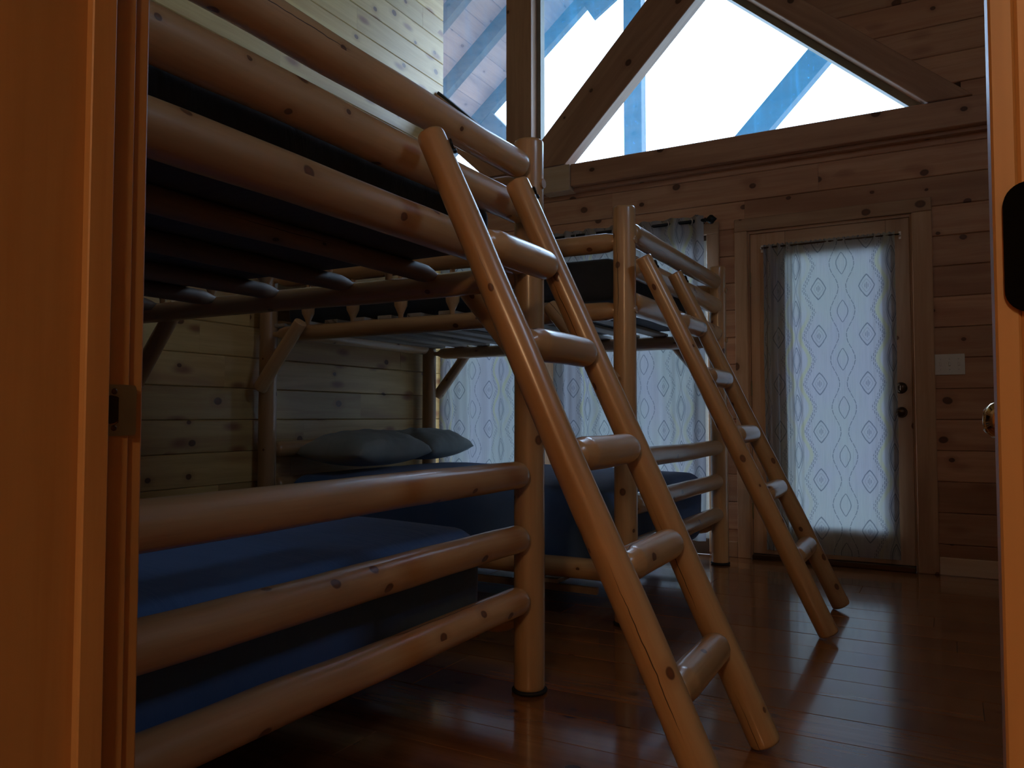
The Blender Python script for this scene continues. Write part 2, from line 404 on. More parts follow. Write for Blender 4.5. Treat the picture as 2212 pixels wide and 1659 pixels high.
def rod(name, p0, p1, r, mat, parent=None, n=14):
    p0 = Vector(p0); p1 = Vector(p1); d = p1 - p0
    bm = bmesh.new(); bmesh.ops.create_cone(bm, segments=n, radius1=r, radius2=r, depth=d.length, cap_ends=True)
    for v in bm.verts: v.co.z += d.length / 2
    o = link(name, bm_mesh(name, bm), mat, parent, p0 - wpos(parent), True)
    o.rotation_mode = 'QUATERNION'; o.rotation_quaternion = d.to_track_quat('Z', 'Y')
    return o

# ------------------------------------------------------------ room numbers
XL, XR = -3.49, 1.60            # left and right wall faces
YN, YF = .535, 5.15             # near and far wall faces
PITCH = .1772                   # wall board pitch
rg = random.Random(5)

def board_prism(name, pts, face, back, plane, mat, parent, sgn):
    """wall board: polygon with chamfered front edges. face = coordinate of the visible face."""
    cx = sum(p[0] for p in pts) / len(pts); cz = sum(p[1] for p in pts) / len(pts)
    ch = .0045
    inner = []
    for p in pts:   # shrink only across the board (z) for the chamfer
        inner.append((p[0], p[1] + (ch if p[1] < cz else -ch)))
    mid = face + sgn * ch
    bm = bmesh.new()
    def v3(p, a): return (p[0] - cx, a, p[1] - cz) if plane == 'xz' else (a, p[0] - cx, p[1] - cz)
    A = [bm.verts.new(v3(p, face)) for p in inner]
    B = [bm.verts.new(v3(p, mid)) for p in pts]
    Cc = [bm.verts.new(v3(p, back)) for p in pts]
    n = len(pts)
    bm.faces.new(A); bm.faces.new(Cc[::-1])
    for P_, Q_ in ((A, B), (B, Cc)):
        for i in range(n): bm.faces.new((P_[i], Q_[i], Q_[(i + 1) % n], P_[(i + 1) % n]))
    base = Vector((cx, 0, cz)) if plane == 'xz' else Vector((0, cx, cz))
    return link(name, bm_mesh(name, bm), mat, parent, base - wpos(parent))

# ------------------------------------------------------------ floor
floor = box('floor', -3.6, 1.75, -2.7, 5.35, -.06, -.021, M['backing']); tag(floor, kind='structure')
FP = .185
row = 0; y = 5.15 - FP * 42
while y < 5.149:
    y0, y1 = y + .0006, y + FP - .0006
    x = XL - .05 - rg.random() * 1.2
    while x < XR:
        L = rg.choice((1.6, 2.1, 2.6)) * (.9 + .2 * rg.random())
        a, b = max(x, XL - .04), min(x + L, XR + .05)
        if y1 < .45:
            a, b = max(a, -1.55), min(b, 1.3)
        if b - a > .05:
            box('plank', a + .0005, b - .0005, y0, y1, -.021, rg.uniform(-.0004, .0004), M['floor'], floor, bev=.0016)
        x += L
    y += FP

# ------------------------------------------------------------ left wall
wl = box('wall_left', XL - .16, XL - .019, .40, 5.17, 0, 6.0, M['backing']); tag(wl, kind='structure')
for k in range(0, 27):
    z0, z1 = k * PITCH - .004 + .0009, (k + 1) * PITCH - .004 - .0009
    z0 = max(z0, .0)
    y = YN - .02 - rg.random() * 1.5
    while y < YF:
        L = rg.choice((1.4, 2.0, 2.7)) * (.85 + .3 * rg.random())
        a, b = max(y, YN), min(y + L, YF)
        if b - a > .04:
            off = rg.uniform(-.0008, .0008)
            board_prism('board', [(a + .0004, z0), (b - .0004, z0), (b - .0004, z1), (a + .0004, z1)], XL + off, XL - .019, 'yz', M['wall_y'], wl, -1)
        y += L

# ------------------------------------------------------------ far wall with its openings
WIN_L = (-3.42, -2.61, .10, 2.07)
WIN_R = (-2.41, -1.385, .10, 2.07)
DOOR = (-1.125, -.165, 0, 2.095)
rects = [WIN_L, WIN_R, DOOR]
RIDGE = (-2.74, 5.09)
def gx(z): return -(z - 2.74) / .88                     # far wall boards stop behind the sloping beam
wf = empty('wall_far', (0, YF, 0), kind='structure')
def frame_piece(x0, x1, z0, z1): box('stud_panel', x0, x1, YF + .019, YF + .15, z0, z1, M['backing'], wf)
frame_piece(XL - .15, WIN_L[0], 0, 2.55); frame_piece(WIN_L[1], WIN_R[0], 0, 2.55); frame_piece(WIN_R[1], DOOR[0], 0, 2.55); frame_piece(DOOR[1], XR + .15, 0, 2.55)
frame_piece(WIN_L[0], WIN_R[1], 2.07, 2.55); frame_piece(DOOR[0], DOOR[1], 2.095, 2.55)
frame_piece(WIN_L[0], WIN_L[1], 0, .10); frame_piece(WIN_R[0], WIN_R[1], 0, .10)
frame_piece(XL - .15, XR + .15, 2.55, 2.69)
prism('stud_panel', [(gx(2.69) + .03, 2.69), (XR + .15, 2.69), (XR + .15, 6.0), (XL - .15, 6.0), (XL - .15, 4.52), (RIDGE[0], 5.19)], YF + .019, YF + .15, 'xz', M['backing'], wf)
def far_board(a, b, z0, z1, at=None, bt=None):
    at = a if at is None else at; bt = b if bt is None else bt
    if b - a < .03 and bt - at < .03: return
    off = rg.uniform(-.0008, .0008)
    board_prism('board', [(a + .0004, z0), (b - .0004, z0), (bt - .0004, z1), (at + .0004, z1)], YF + off, YF + .019, 'xz', M['wall_x'], wf, 1)
for k in range(0, 27):
    z0, z1 = k * PITCH - .004 + .0009, (k + 1) * PITCH - .004 - .0009
    z0 = max(z0, 0)
    if z0 < 2.55:
        if z1 > 2.56: z1 = 2.56
        cuts = [(XL, XR)]
        for (x0, x1, r0, r1) in rects:
            if z1 > r0 + .002 and z0 < r1 - .01:
                new = []
                for a, b in cuts:
                    if x1 <= a or x0 >= b: new.append((a, b)); continue
                    if x0 > a: new.append((a, x0))
                    if x1 < b: new.append((x1, b))
                cuts = new
        # a row that straddles a head is simply cut round it; the casing hides the joint
        for a, b in cuts:
            x = a
            while x < b - .01:
                L = rg.choice((1.5, 2.2, 3.0)) * (.85 + .3 * rg.random()); e = min(b, x + L)
                if b - e < .25: e = b
                far_board(x, e, z0, z1); x = e
    else:
        if z0 < 2.70: continue
        a0, a1 = gx(z0), gx(z1)
        far_board(a0, max(a0 + .9, .8 + rg.random()*.2), z0, z1, at=a1); far_board(max(a0 + .9, 1.0), XR, z0, z1)
# row that starts at the sill beam
far_board(gx(2.70) + .05, XR, 2.702, 15 * PITCH + .1772 - .006)

# gable window: beams, panes, beads
g = empty('window_1', (-2.74, 5.09, 2.70), kind='structure')
FB, BB = 5.03, 5.145
prism('centre_post', [(-2.844, 2.70), (-2.633, 2.70), (-2.633, 5.02), (-2.844, 5.02)], FB, BB, 'xz', M['beam_z'], g, bev=.004)
def beam_diag(name, pts):
    """a beam whose grain runs along its length (built level, then turned)"""
    c = Vector((sum(p[0] for p in pts) / len(pts), sum(p[1] for p in pts) / len(pts)))
    # long direction = longest edge
    e = max(((Vector(pts[(i + 1) % len(pts)]) - Vector(pts[i])) for i in range(len(pts))), key=lambda v: v.length)
    a = math.atan2(e.y, e.x)
    bm = bmesh.new(); ca, sa = math.cos(-a), math.sin(-a)
    loc = [((p[0] - c.x) * ca - (p[1] - c.y) * sa, (p[0] - c.x) * sa + (p[1] - c.y) * ca) for p in pts]
    h = (BB - FB) / 2
    A = [bm.verts.new((p[0], -h, p[1])) for p in loc]; B = [bm.verts.new((p[0], h, p[1])) for p in loc]
    n = len(pts); bm.faces.new(A); bm.faces.new(B[::-1])
    for i in range(n): bm.faces.new((A[i], B[i], B[(i + 1) % n], A[(i + 1) % n]))
    bmesh.ops.recalc_face_normals(bm, faces=bm.faces)
    bmesh.ops.bevel(bm, geom=bm.edges[:], offset=.004, segments=1, affect='EDGES')
    o = link(name, bm_mesh(name, bm), M['beam_x'], g, Vector((c.x, (FB + BB) / 2, c.y)) - wpos(g))
    o.rotation_euler = (0, -a, 0)
    return o
beam_diag('brace_beam', [(-2.632, 2.70), (-2.363, 2.70), (-1.287, 3.77), (-1.517, 3.974), (-2.632, 2.82)])
beam_diag('brace_beam', [(-2.845, 2.70), (-2.845, 2.894), (XL, 3.449), (XL, 3.126), (-3.025, 2.70)])
beam_diag('rafter_beam', [(-.078, 2.70), (.152, 2.70), (-2.64, 5.12), (-2.74, 5.12), (-2.74, 5.058)])
beam_diag('rafter_beam', [(-2.741, 5.058), (-2.741, 5.12), (-2.84, 5.12), (XL, 4.55), (XL, 4.395)])
box('sill_beam', -2.325, XR, 5.045, 5.149, 2.54, 2.698, M['beam_x'], g, bev=.004)
box('sill_beam', XL, -2.545, 5.045, 5.149, 2.54, 2.698, M['beam_x'], g, bev=.004)
box('sill_block', -2.545, -2.326, 5.03, 5.149, 2.51, 2.695, M['new_pine'], g, bev=.004)
box('sill_ledge', XL, XR, 5.10, 5.149, 2.515, 2.541, M['beam_x'], g, bev=.003)
# panes (thin boxes just behind the beams)
GY = 5.19
def pane(pts, m='gable_glass'): prism('glass_pane', pts, GY, GY + .006, 'xz', M[m], g)
def rz(x): return 5.09 - .886 * abs(x + 2.74)
pane([(-2.70, 2.69), (-2.40, 2.69), (-1.33, 3.84), (-2.70, rz(-2.70))])
pane([(-2.40, 2.69), (-.03, 2.69), (-1.33, 3.84)])
pane([(XL - .15, 2.69), (-2.76, 2.69), (-2.76, rz(-2.76)), (XL - .15, rz(XL - .15))], 'gable_glass_left')
# pale beads between beams and glass
def bead(p, q, wd=.035, y0=5.12, y1=5.185, mat='bead'):
    p = Vector(p); q = Vector(q); d = (q - p).normalized(); nrm = Vector((-d.y, d.x)) * wd
    prism('glazing_bead', [tuple(p), tuple(q), tuple(q + nrm), tuple(p + nrm)], y0, y1, 'xz', M[mat], g)
bead((-2.402, 2.692), (-1.29, 3.80), -.0) if False else None
bead((-2.425, 2.692), (-1.30, 3.812), .03)
bead((-2.395, 2.692), (-1.27, 3.812), -.0001) if False else None
bead((-2.60, 5.0), (-2.60, 2.692), -.045)
bead((-.135, 2.692), (-2.74, 5.0), -.075)
bead((-2.88, 2.9), (-2.88, 4.9), -.03)
bead((-3.49, 3.15), (-3.03, 2.70), .03)
bead((-3.49, 3.45), (-2.85, 2.88), .022, 5.06, 5.14, 'black')
box('sill_bead', XL, -.05, 5.15, 5.20, 2.675, 2.693, M['bead'], g)

# lower windows
def low_window(name, rc):
    x0, x1, z0, z1 = rc
    o = empty(name, ((x0 + x1) / 2, YF, z0), kind='structure')
    t = .035
    for (a, b, c, d) in ((x0, x0 + t, z0, z1), (x1 - t, x1, z0, z1), (x0 + t, x1 - t, z0, z0 + .05), (x0 + t, x1 - t, z1 - t, z1)):
        box('frame_rail', a, b, 5.17, 5.23, c, d, M['vinyl'], o, bev=.003)
    box('glass_pane', x0 + t, x1 - t, 5.197, 5.203, z0 + .05, z1 - t, M['glass'], o)
    # jamb liners
    box('jamb_liner', x0 - .018, x0, YF - .001, 5.30, z0, z1, M['trim_z'], o)
    box('jamb_liner', x1, x1 + .018, YF - .001, 5.30, z0, z1, M['trim_z'], o)
    return o
w2 = low_window('window_2', WIN_L); w3 = low_window('window_3', WIN_R)
box('casing', -2.605, -2.415, 5.128, 5.149, .02, 2.10, M['trim_z'], w2, bev=.004)
box('casing', WIN_R[1] + .004, -1.299, 5.128, 5.149, .02, 2.10, M['trim_z'], w3, bev=.004)
box('casing', XL + .002, -1.299, 5.127, 5.149, 2.10, 2.18, M['trim_x'], w3, bev=.004)
box('casing', XL + .002, WIN_L[0] - .004, 5.128, 5.149, .02, 2.10, M['trim_z'], w2, bev=.003)

# exterior door
d1 = empty('door_1', (-.645, YF, 0), kind='structure')
cw0, cw1 = -1.198, -.066
box('casing', cw0, -1.118, 5.128, 5.149, 0, 2.095, M['trim_z'], d1, bev=.004)
box('casing', -.172, cw1, 5.128, 5.149, 0, 2.095, M['trim_z'], d1, bev=.004)
box('casing', cw0, cw1, 5.127, 5.149, 2.096, 2.176, M['trim_x'], d1, bev=.004)
box('jamb', DOOR[0], DOOR[0] + .018, 5.150, 5.30, 0, 2.095, M['trim_z'], d1)
box('jamb', DOOR[1] - .018, DOOR[1], 5.150, 5.30, 0, 2.095, M['trim_z'], d1)
box('jamb', DOOR[0] + .018, DOOR[1] - .018, 5.150, 5.30, 2.078, 2.095, M['trim_x'], d1)
box('threshold', DOOR[0] + .018, DOOR[1] - .018, 5.12, 5.30, 0, .03, M['dark_bronze'], d1, bev=.004)
dx0, dx1, dz0, dz1 = DOOR[0] + .0195, DOOR[1] - .0195, .032, 2.0765
for (a, b, c, d) in ((DOOR[0] + .001, DOOR[0] + .04, .03, 2.09), (DOOR[1] - .04, DOOR[1] - .001, .03, 2.09), (DOOR[0] + .04, DOOR[1] - .04, 2.05, 2.09), (DOOR[0] + .04, DOOR[1] - .04, .028, .06)):
    box('stop_moulding', a, b, 5.209, 5.225, c, d, M['trim_z'], d1)
lx0, lx1, lz0, lz1 = -.890, -.312, .215, 1.935
sy0, sy1 = 5.165, 5.208
box('door_stile', dx0, lx0, sy0, sy1, dz0, dz1, M['trim_z'], d1, bev=.002)
box('door_stile', lx1, dx1, sy0, sy1, dz0, dz1, M['trim_z'], d1, bev=.002)
box('door_rail', lx0 + .0005, lx1 - .0005, sy0, sy1, dz0, lz0, M['trim_x'], d1, bev=.002)
box('door_rail', lx0 + .0005, lx1 - .0005, sy0, sy1, lz1, dz1, M['trim_x'], d1, bev=.002)
box('glass_pane', lx0, lx1, 5.183, 5.189, lz0, lz1, M['glass'], d1)
for (a, b, c, d) in ((lx0, lx0 + .02, lz0, lz1), (lx1 - .02, lx1, lz0, lz1), (lx0 + .02, lx1 - .02, lz0, lz0 + .02), (lx0 + .02, lx1 - .02, lz1 - .02, lz1)):
    box('lite_bead', a, b, 5.157, 5.182, c, d, M['trim_z'], d1, bev=.002)
for z in (1.78, 1.08, .30):
    hn = box('hinge', dx0 - .006, dx0 + .004, 5.150, 5.164, z - .05, z + .05, M['brass'], d1, bev=.002)
lathe('deadbolt', [(.0, -.018), (.018, -.017), (.022, -.012), (.033, -.006), (.034, 0)], M['dark_bronze'], d1, (-.245, sy0, 1.068), (0, -1, 0) if False else (0, 1, 0))
box('thumb_turn', -.249, -.241, sy0 - .034, sy0 - .014, 1.052, 1.084, M['dark_bronze'], d1, bev=.003)
lathe('door_knob', [(.0, -.064), (.016, -.062), (.026, -.052), (.028, -.042), (.022, -.030), (.012, -.022), (.012, -.010), (.031, -.006), (.032, 0)], M['dark_bronze'], d1, (-.245, sy0, .925), (0, 1, 0))

bb = box('baseboard_far', cw1 + .002, XR, 5.132, 5.149, .001, .100, M['new_pine'], None, bev=.003); tag(bb, kind='structure')
bb2 = box('baseboard_far', -1.297, cw0 - .002, 5.132, 5.149, .001, .100, M['trim_x'], None, bev=.003); tag(bb2, kind='structure')
bb3 = box('baseboard_left', XL + .0015, XL + .018, YN + .01, 5.125, .001, .10, wood('pine_trim_y', 'y', (.42, .22, .12), (.56, .32, .18), (.64, .40, .24), (.10, .035, .014), rough=.4, knot_p=.25), None, bev=.003); tag(bb3, kind='structure')

# ------------------------------------------------------------ right wall, near wall, ceilings, hall
wr = empty('wall_right', (XR, 2.9, 0), kind='structure')
Y0_, Y1_, Z0_, Z1_ = 1.62, 2.30, 2.78, 3.46
for (a, b, c, d) in ((.40, Y0_, 0, 6.0), (Y1_, 5.4, 0, 6.0), (Y0_, Y1_, 0, Z0_), (Y0_, Y1_, Z1_, 6.0)):
    box('wall_panel', XR, XR + .15, a, b, c, d, M['wall_y'], wr)
w4 = empty('added_window', (XR, 1.9, Z0_), kind='structure')  # unseen high window, added to bring sky light onto the near bed
for (a, b, c, d) in ((Y0_, Y0_ + .035, Z0_, Z1_), (Y1_ - .035, Y1_, Z0_, Z1_), (Y0_ + .035, Y1_ - .035, Z0_, Z0_ + .035), (Y0_ + .035, Y1_ - .035, Z1_ - .035, Z1_)):
    box('frame_rail', XR + .05, XR + .10, a, b, c, d, M['vinyl'], w4, bev=.003)
box('glass_pane', XR + .072, XR + .078, Y0_ + .035, Y1_ - .035, Z0_ + .035, Z1_ - .035, M['glass'], w4)
ce = empty('ceiling', (-.9, 2.9, 5.5), kind='structure')
prism('ceiling_slope', [(XL - .15, 5.55), (-2.74, 5.95), (XR + .15, 4.0), (XR + .15, 4.1), (-2.74, 6.08), (XL - .15, 5.68)], .40, 5.3, 'xz', M['wall_y'], ce)
JX0, JX1 = -.74, .0209
wn = empty('wall_near', (0, .4, 0), kind='structure')
def wnb(x0, x1, z0, z1): box('wall_panel', x0, x1, .395, YN, z0, z1, M['wall_x'], wn)
wnb(XL - .15, JX0 - .02, 0, 6.0); wnb(JX1 + .07, XR + .15, 0, 6.0); wnb(JX0 - .02, JX1 + .07, 2.10, 6.0)
hw = empty('wall_hall', (0, -1, 0), kind='structure')
box('wall_panel', -1.6, -1.5, -2.6, .394, 0, 2.5, M['hall'], hw); box('wall_panel', 1.25, 1.35, -2.6, .394, 0, 2.5, M['hall'], hw)
box('wall_panel', -1.6, 1.35, -2.7, -2.6, 0, 2.5, M['hall'], hw)
hc_ = box('ceiling_hall', -1.6, 1.35, -2.7, .394, 2.45, 2.55, M['hall']); tag(hc_, kind='structure')

# ------------------------------------------------------------ doorway the camera looks through
fr = empty('door_2', (-.36, .46, 0), kind='structure')
J = M['jamb']
box('jamb', JX0 - .02, JX0, .366, .519, 0, 2.08, J, fr, bev=.0015)
box('door_stop', JX0 + .0001, JX0 + .011, .464, .4895, 0, 2.08, J, fr, bev=.0012)
box('casing', JX0 - .075, JX0 - .004, .5192, .537, 0, 2.10, J, fr, bev=.002, seg=2)
box('jamb', .032, .092, .4572, .519, 0, 2.08, J, fr, bev=.0015)
box('door_stop', .0209, .0319, .457, .4895, 0, 2.08, J, fr, bev=.0012)
box('jamb', JX0, .032, .4572, .519, 2.08, 2.10, J, fr)
# strike plate with hole and screws
sp = empty('strike_plate', Vector((JX0, .505, .907)) - wpos(fr)); sp.parent = fr
def strike():
    bm = bmesh.new()
    y0, y1, z0, z1 = -.0145, .0205, -.0265, .0255
    cy, cz, hr, n = -.0075, -.0005, .0145, 32
    outer = []; inn = []
    for i in range(n):
        a = 2 * PI * i / n; c, s_ = math.cos(a), math.sin(a)
        # superellipse-like outer outline with small corners
        k = 12; ex = (abs(c) ** (2 / k)) * (1 if c > 0 else -1); ez = (abs(s_) ** (2 / k)) * (1 if s_ > 0 else -1)
        outer.append(((y0 + y1) / 2 + ex * (y1 - y0) / 2, (z0 + z1) / 2 + ez * (z1 - z0) / 2))
        flatc = min(c * hr, .008)
        inn.append((cy + flatc, cz + s_ * hr * 1.05))
    lay = []
    for xx in (0.0002, .0022):
        lay.append(([bm.verts.new((xx, p[0], p[1])) for p in outer], [bm.verts.new((xx, p[0], p[1])) for p in inn]))
    (o0, i0), (o1, i1) = lay
    for i in range(n):
        j = (i + 1) % n
        bm.faces.new((o1[i], o1[j], i1[j], i1[i])); bm.faces.new((o0[j], o0[i], i0[i], i0[j]))
        bm.faces.new((o0[i], o0[j], o1[j], o1[i])); bm.faces.new((i0[j], i0[i], i1[i], i1[j]))
    return bm_mesh('plate', bm)
link('plate', strike(), M['brass'], sp)
bm = bmesh.new(); bmesh.ops.create_cone(bm, segments=24, radius1=.0138, radius2=.0138, depth=.001, cap_ends=True)
for v in bm.verts: v.co = Vector((v.co.z + .0006, min(v.co.x, .0078) - .0075, v.co.y * 1.04))
link('latch_hole', bm_mesh('latch_hole', bm), M['rubber'], sp)
for z in (.0185, -.0185):
    s1 = lathe('screw', [(.0032, 0), (.003, .0008), (.0012, .0012)], M['dark_bronze'], sp, Vector((JX0 + .0022, .5005, .907 + z)), (1, 0, 0), 12)
# black rounded hinge leaf on the right stop
def round_plate(name, w_, h_, t_, r_, mat, parent, loc):
    bm = bmesh.new(); pts = []
    for cx, cz, a0 in ((w_ / 2 - r_, h_ / 2 - r_, 0), (-w_ / 2 + r_, h_ / 2 - r_, 90), (-w_ / 2 + r_, -h_ / 2 + r_, 180), (w_ / 2 - r_, -h_ / 2 + r_, 270)):
        for i in range(9):
            a = R(a0 + i * 90 / 8); pts.append((cx + r_ * math.cos(a), cz + r_ * math.sin(a)))
    A = [bm.verts.new((p[0], -t_ / 2, p[1])) for p in pts]; B = [bm.verts.new((p[0], t_ / 2, p[1])) for p in pts]; n = len(pts)
    bm.faces.new(A); bm.faces.new(B[::-1])
    for i in range(n): bm.faces.new((A[i], B[i], B[(i + 1) % n], A[(i + 1) % n]))
    bmesh.ops.recalc_face_normals(bm, faces=bm.faces)
    return link(name, bm_mesh(name, bm), mat, parent, Vector(loc) - wpos(parent))
hl = round_plate('hinge_leaf', .050, .064, .003, .011, M['jet'], fr, (.0502, .4552, .983))
# open leaf of the camera's doorway, swung just past square
lf = empty('door_3', (.045, .525, 0), R(-4.4), kind='structure')
def lbox(name, x0, x1, y0, y1, z0, z1, mat, bev=0.0):
    bm = bmesh.new(); bmesh.ops.create_cube(bm, size=1)
    for v in bm.verts: v.co = Vector((v.co.x * (x1 - x0), v.co.y * (y1 - y0), v.co.z * (z1 - z0)))
    if bev: bmesh.ops.bevel(bm, geom=bm.edges[:], offset=bev, segments=1, affect='EDGES')
    return link(name, bm_mesh(name, bm), mat, lf, ((x0 + x1) / 2, (y0 + y1) / 2, (z0 + z1) / 2))
lbox('door_stile', 0, .035, 0, .11, .01, 2.03, J, .002); lbox('door_stile', 0, .035, .645, .755, .01, 2.03, J, .002)
for z0, z1 in ((.01, .22), (.80, .98), (1.90, 2.03)): lbox('door_rail', 0, .035, .1105, .6445, z0, z1, J, .002)
for z0, z1 in ((.2205, .7995), (.9805, 1.8995)): lbox('door_panel', .010, .025, .1105, .6445, z0, z1, J)
kb = lathe('door_knob', [(.0, -.060), (.014, -.0585), (.023, -.050), (.0255, -.040), (.021, -.029), (.011, -.021), (.011, -.008), (.029, -.005), (.031, 0)], M['bright_brass'], None, (0, 0, 0), (1, 0, 0))
kb.parent = lf; kb.location = (0, .690, .895)

# ------------------------------------------------------------ outside: ground, deck, porch roof
gr = box('ground', -40, 40, 5.45, 60, -.7, -.6, M['ground']); tag(gr, kind='structure')
dk = empty('porch_deck', (-1, 6.6, 0), kind='structure')
for i in range(24):
    box('deck_board', -5.5, 3, 5.31 + i * .14, 5.31 + i * .14 + .134, -.08, -.04, M['deck'], dk)
pr = empty('porch_roof', (-2.3, 6.5, 5.6), label='wooden porch roof outside the gable window, with rafters and a braced king post', category='porch roof')
SL = .79
def pz(x): return 4.338 + SL * (x + 4.467)            # underside of the left rafters
PR_X, PL_X = -2.2, -6.2
for yy in (5.45, 6.12, 6.80, 7.58):
    prism('rafter', [(PL_X, pz(PL_X)), (PR_X, pz(PR_X)), (PR_X, pz(PR_X) + .19), (PL_X, pz(PL_X) + .19)], yy - .045, yy + .045, 'xz', M['porch_wood'], pr)
    prism('rafter', [(PR_X, pz(PR_X)), (1.8, pz(PR_X) - SL * (1.8 - PR_X)), (1.8, pz(PR_X) + .19 - SL * (1.8 - PR_X)), (PR_X, pz(PR_X) + .19)], yy - .045, yy + .045, 'xz', M['porch_wood'], pr)
bw = .18; nb = int((PR_X - PL_X) / bw)
for i in range(nb):
    a = PL_X + i * bw; b = a + bw - .006
    prism('soffit_board', [(a, pz(a) + .191), (b, pz(b) + .191), (b, pz(b) + .215), (a, pz(a) + .215)], 5.32, 7.75, 'xz', M['soffit'], pr, bev=.002)
for i in range(22):
    a = PR_X + .004 + i * bw; b = a + bw - .006; q = lambda x: pz(PR_X) - SL * (x - PR_X)
    prism('soffit_board', [(a, q(a) + .191), (b, q(b) + .191), (b, q(b) + .215), (a, q(a) + .215)], 5.32, 7.75, 'xz', M['soffit'], pr, bev=.002)
box('king_post', -2.87, -2.68, 7.54, 7.68, -.6, 5.5, M['porch_wood'], pr, bev=.004)
def strutp(p, q, dn):
    prism('brace', [p, q, (q[0] + dn[0], q[1] + dn[1]), (p[0] + dn[0], p[1] + dn[1])], 7.55, 7.67, 'xz', M['porch_wood'], pr)
strutp((-2.68, 2.625), (-.45, 4.93), (.316, 0))
strutp((-2.87, 2.69), (-5.0, 4.90), (-.316, 0))
prism('gusset', [(-3.30, 5.26), (-3.185, 5.074), (-2.70, 5.37), (-2.70, 5.60)], 7.50, 7.545, 'xz', M['porch_wood'], pr)

# ------------------------------------------------------------ bunk beds
HA, HB, HC = 1.725, 1.577, 1.408           # upper foot rails
HL = (.712, .507, .310)                    # lower foot rails
HG, HS, HS2 = 1.675, 1.368, .222           # side guard, side rail, lower side rail
def bunk(X0, X1, Y0, Y1, label, flat_slats):
    lz = HS2 - .072 if flat_slats else HS2 - .002
    root = empty('bunk_bed', ((X0 + X1) / 2, (Y0 + Y1) / 2, 0), label=label, category='bunk bed', group='peeled log bunk beds')
    for (x, y) in ((X0, Y0), (X0, Y1), (X1, Y0), (X1, Y1)):
        po = log('post', (x, y, .012), (x, y, 1.825), .0515, .0495, root, 'cut', 'cut', wob=.012)
        lathe('foot_pad', [(.052, 0), (.058, .004), (.058, .010), (.053, .0135)], M['rubber'], root, (x, y, .001))
    for x, far in ((X0, 0), (X1, 1)):
        for h, r_ in ((HA, .046), (HB, .050), (HC, .050)) + tuple((q, .0455) for q in HL):
            log('end_rail', (x, Y0 + .012, h), (x, Y1 - .012, h), r_ * 1.05, r_ * .97, root, 'blunt', 'blunt')
    for y, sg in ((Y0, -1), (Y1, 1)):
        log('guard_rail', (X0 + .01, y, HG), (X1 + .056, y, HG), .042, .044, root, 'tenon', 'tenon')
        log('side_rail', (X0 + .01, y, HS), (X1 + .056, y, HS), .042, .043, root, 'tenon', 'tenon')
        log('side_rail', (X0 + .01, y, HS2), (X1 + .02, y, HS2), .048, .046, root, 'tenon', 'tenon')
        for i in range(5):
            x = X1 - 1.86 + .318 * i + .0
            if x > X1 - .5: continue
            log('spindle', (x, y, HS + .012), (x, y, HG - .012), .036, .036, root, 'spin', 'spin', n=14)
        log('brace', (X0 + .02, y + sg * .078, 1.055), (X0 + .325, y + sg * .078, 1.415), .040, .036, root, 'cut', 'cut')
        log('brace', (X1 - .02, y + sg * .078, 1.045), (X1 - .330, y + sg * .078, 1.400), .040, .036, root, 'cut', 'cut')
    for i in range(6):
        x = X1 - .368 - .385 * i + (.02 if i > 2 else 0)
        if x < X0 + .08: continue
        if flat_slats:
            box('slat', x - .045, x + .045, Y0 - .005, Y1 + .02, HS + .040, HS + .060, M['slat'], root, bev=.003)
            box('slat', x - .235, x - .145, Y0 - .005, Y1 + .02, HS + .040, HS + .060, M['slat'], root, bev=.003)
        else:
            log('slat', (x, Y0 - .03, HS + .030), (x, Y1 + .03, HS + .030), .033, .031, root, 'slat', 'slat', mat=M['slat_log'], wob=.05)
    for x in (X0 + .4, (X0 + X1) / 2, X1 - .4):
        box('lower_slat', x - .045, x + .045, Y0 + .05, Y1 - .05, lz - .020, lz, M['slat'], root, bev=.003)
    for y in (Y0 + .062, Y1 - .062): box('ledger', X0 + .06, X1 - .16, y - .012, y + .012, lz - .052, lz - .0205, M['slat_log'], root, bev=.002)
    return root
B1 = (-3.40, -1.22, .665, 2.315)
B2 = (-3.405, -1.24, 3.255, 4.855)
bunk(*B1, 'nearer peeled log bunk bed, whose thick rails run out behind the left door jamb', False)
bunk(*B2, 'farther peeled log bunk bed standing in the corner by the curtained window', True)

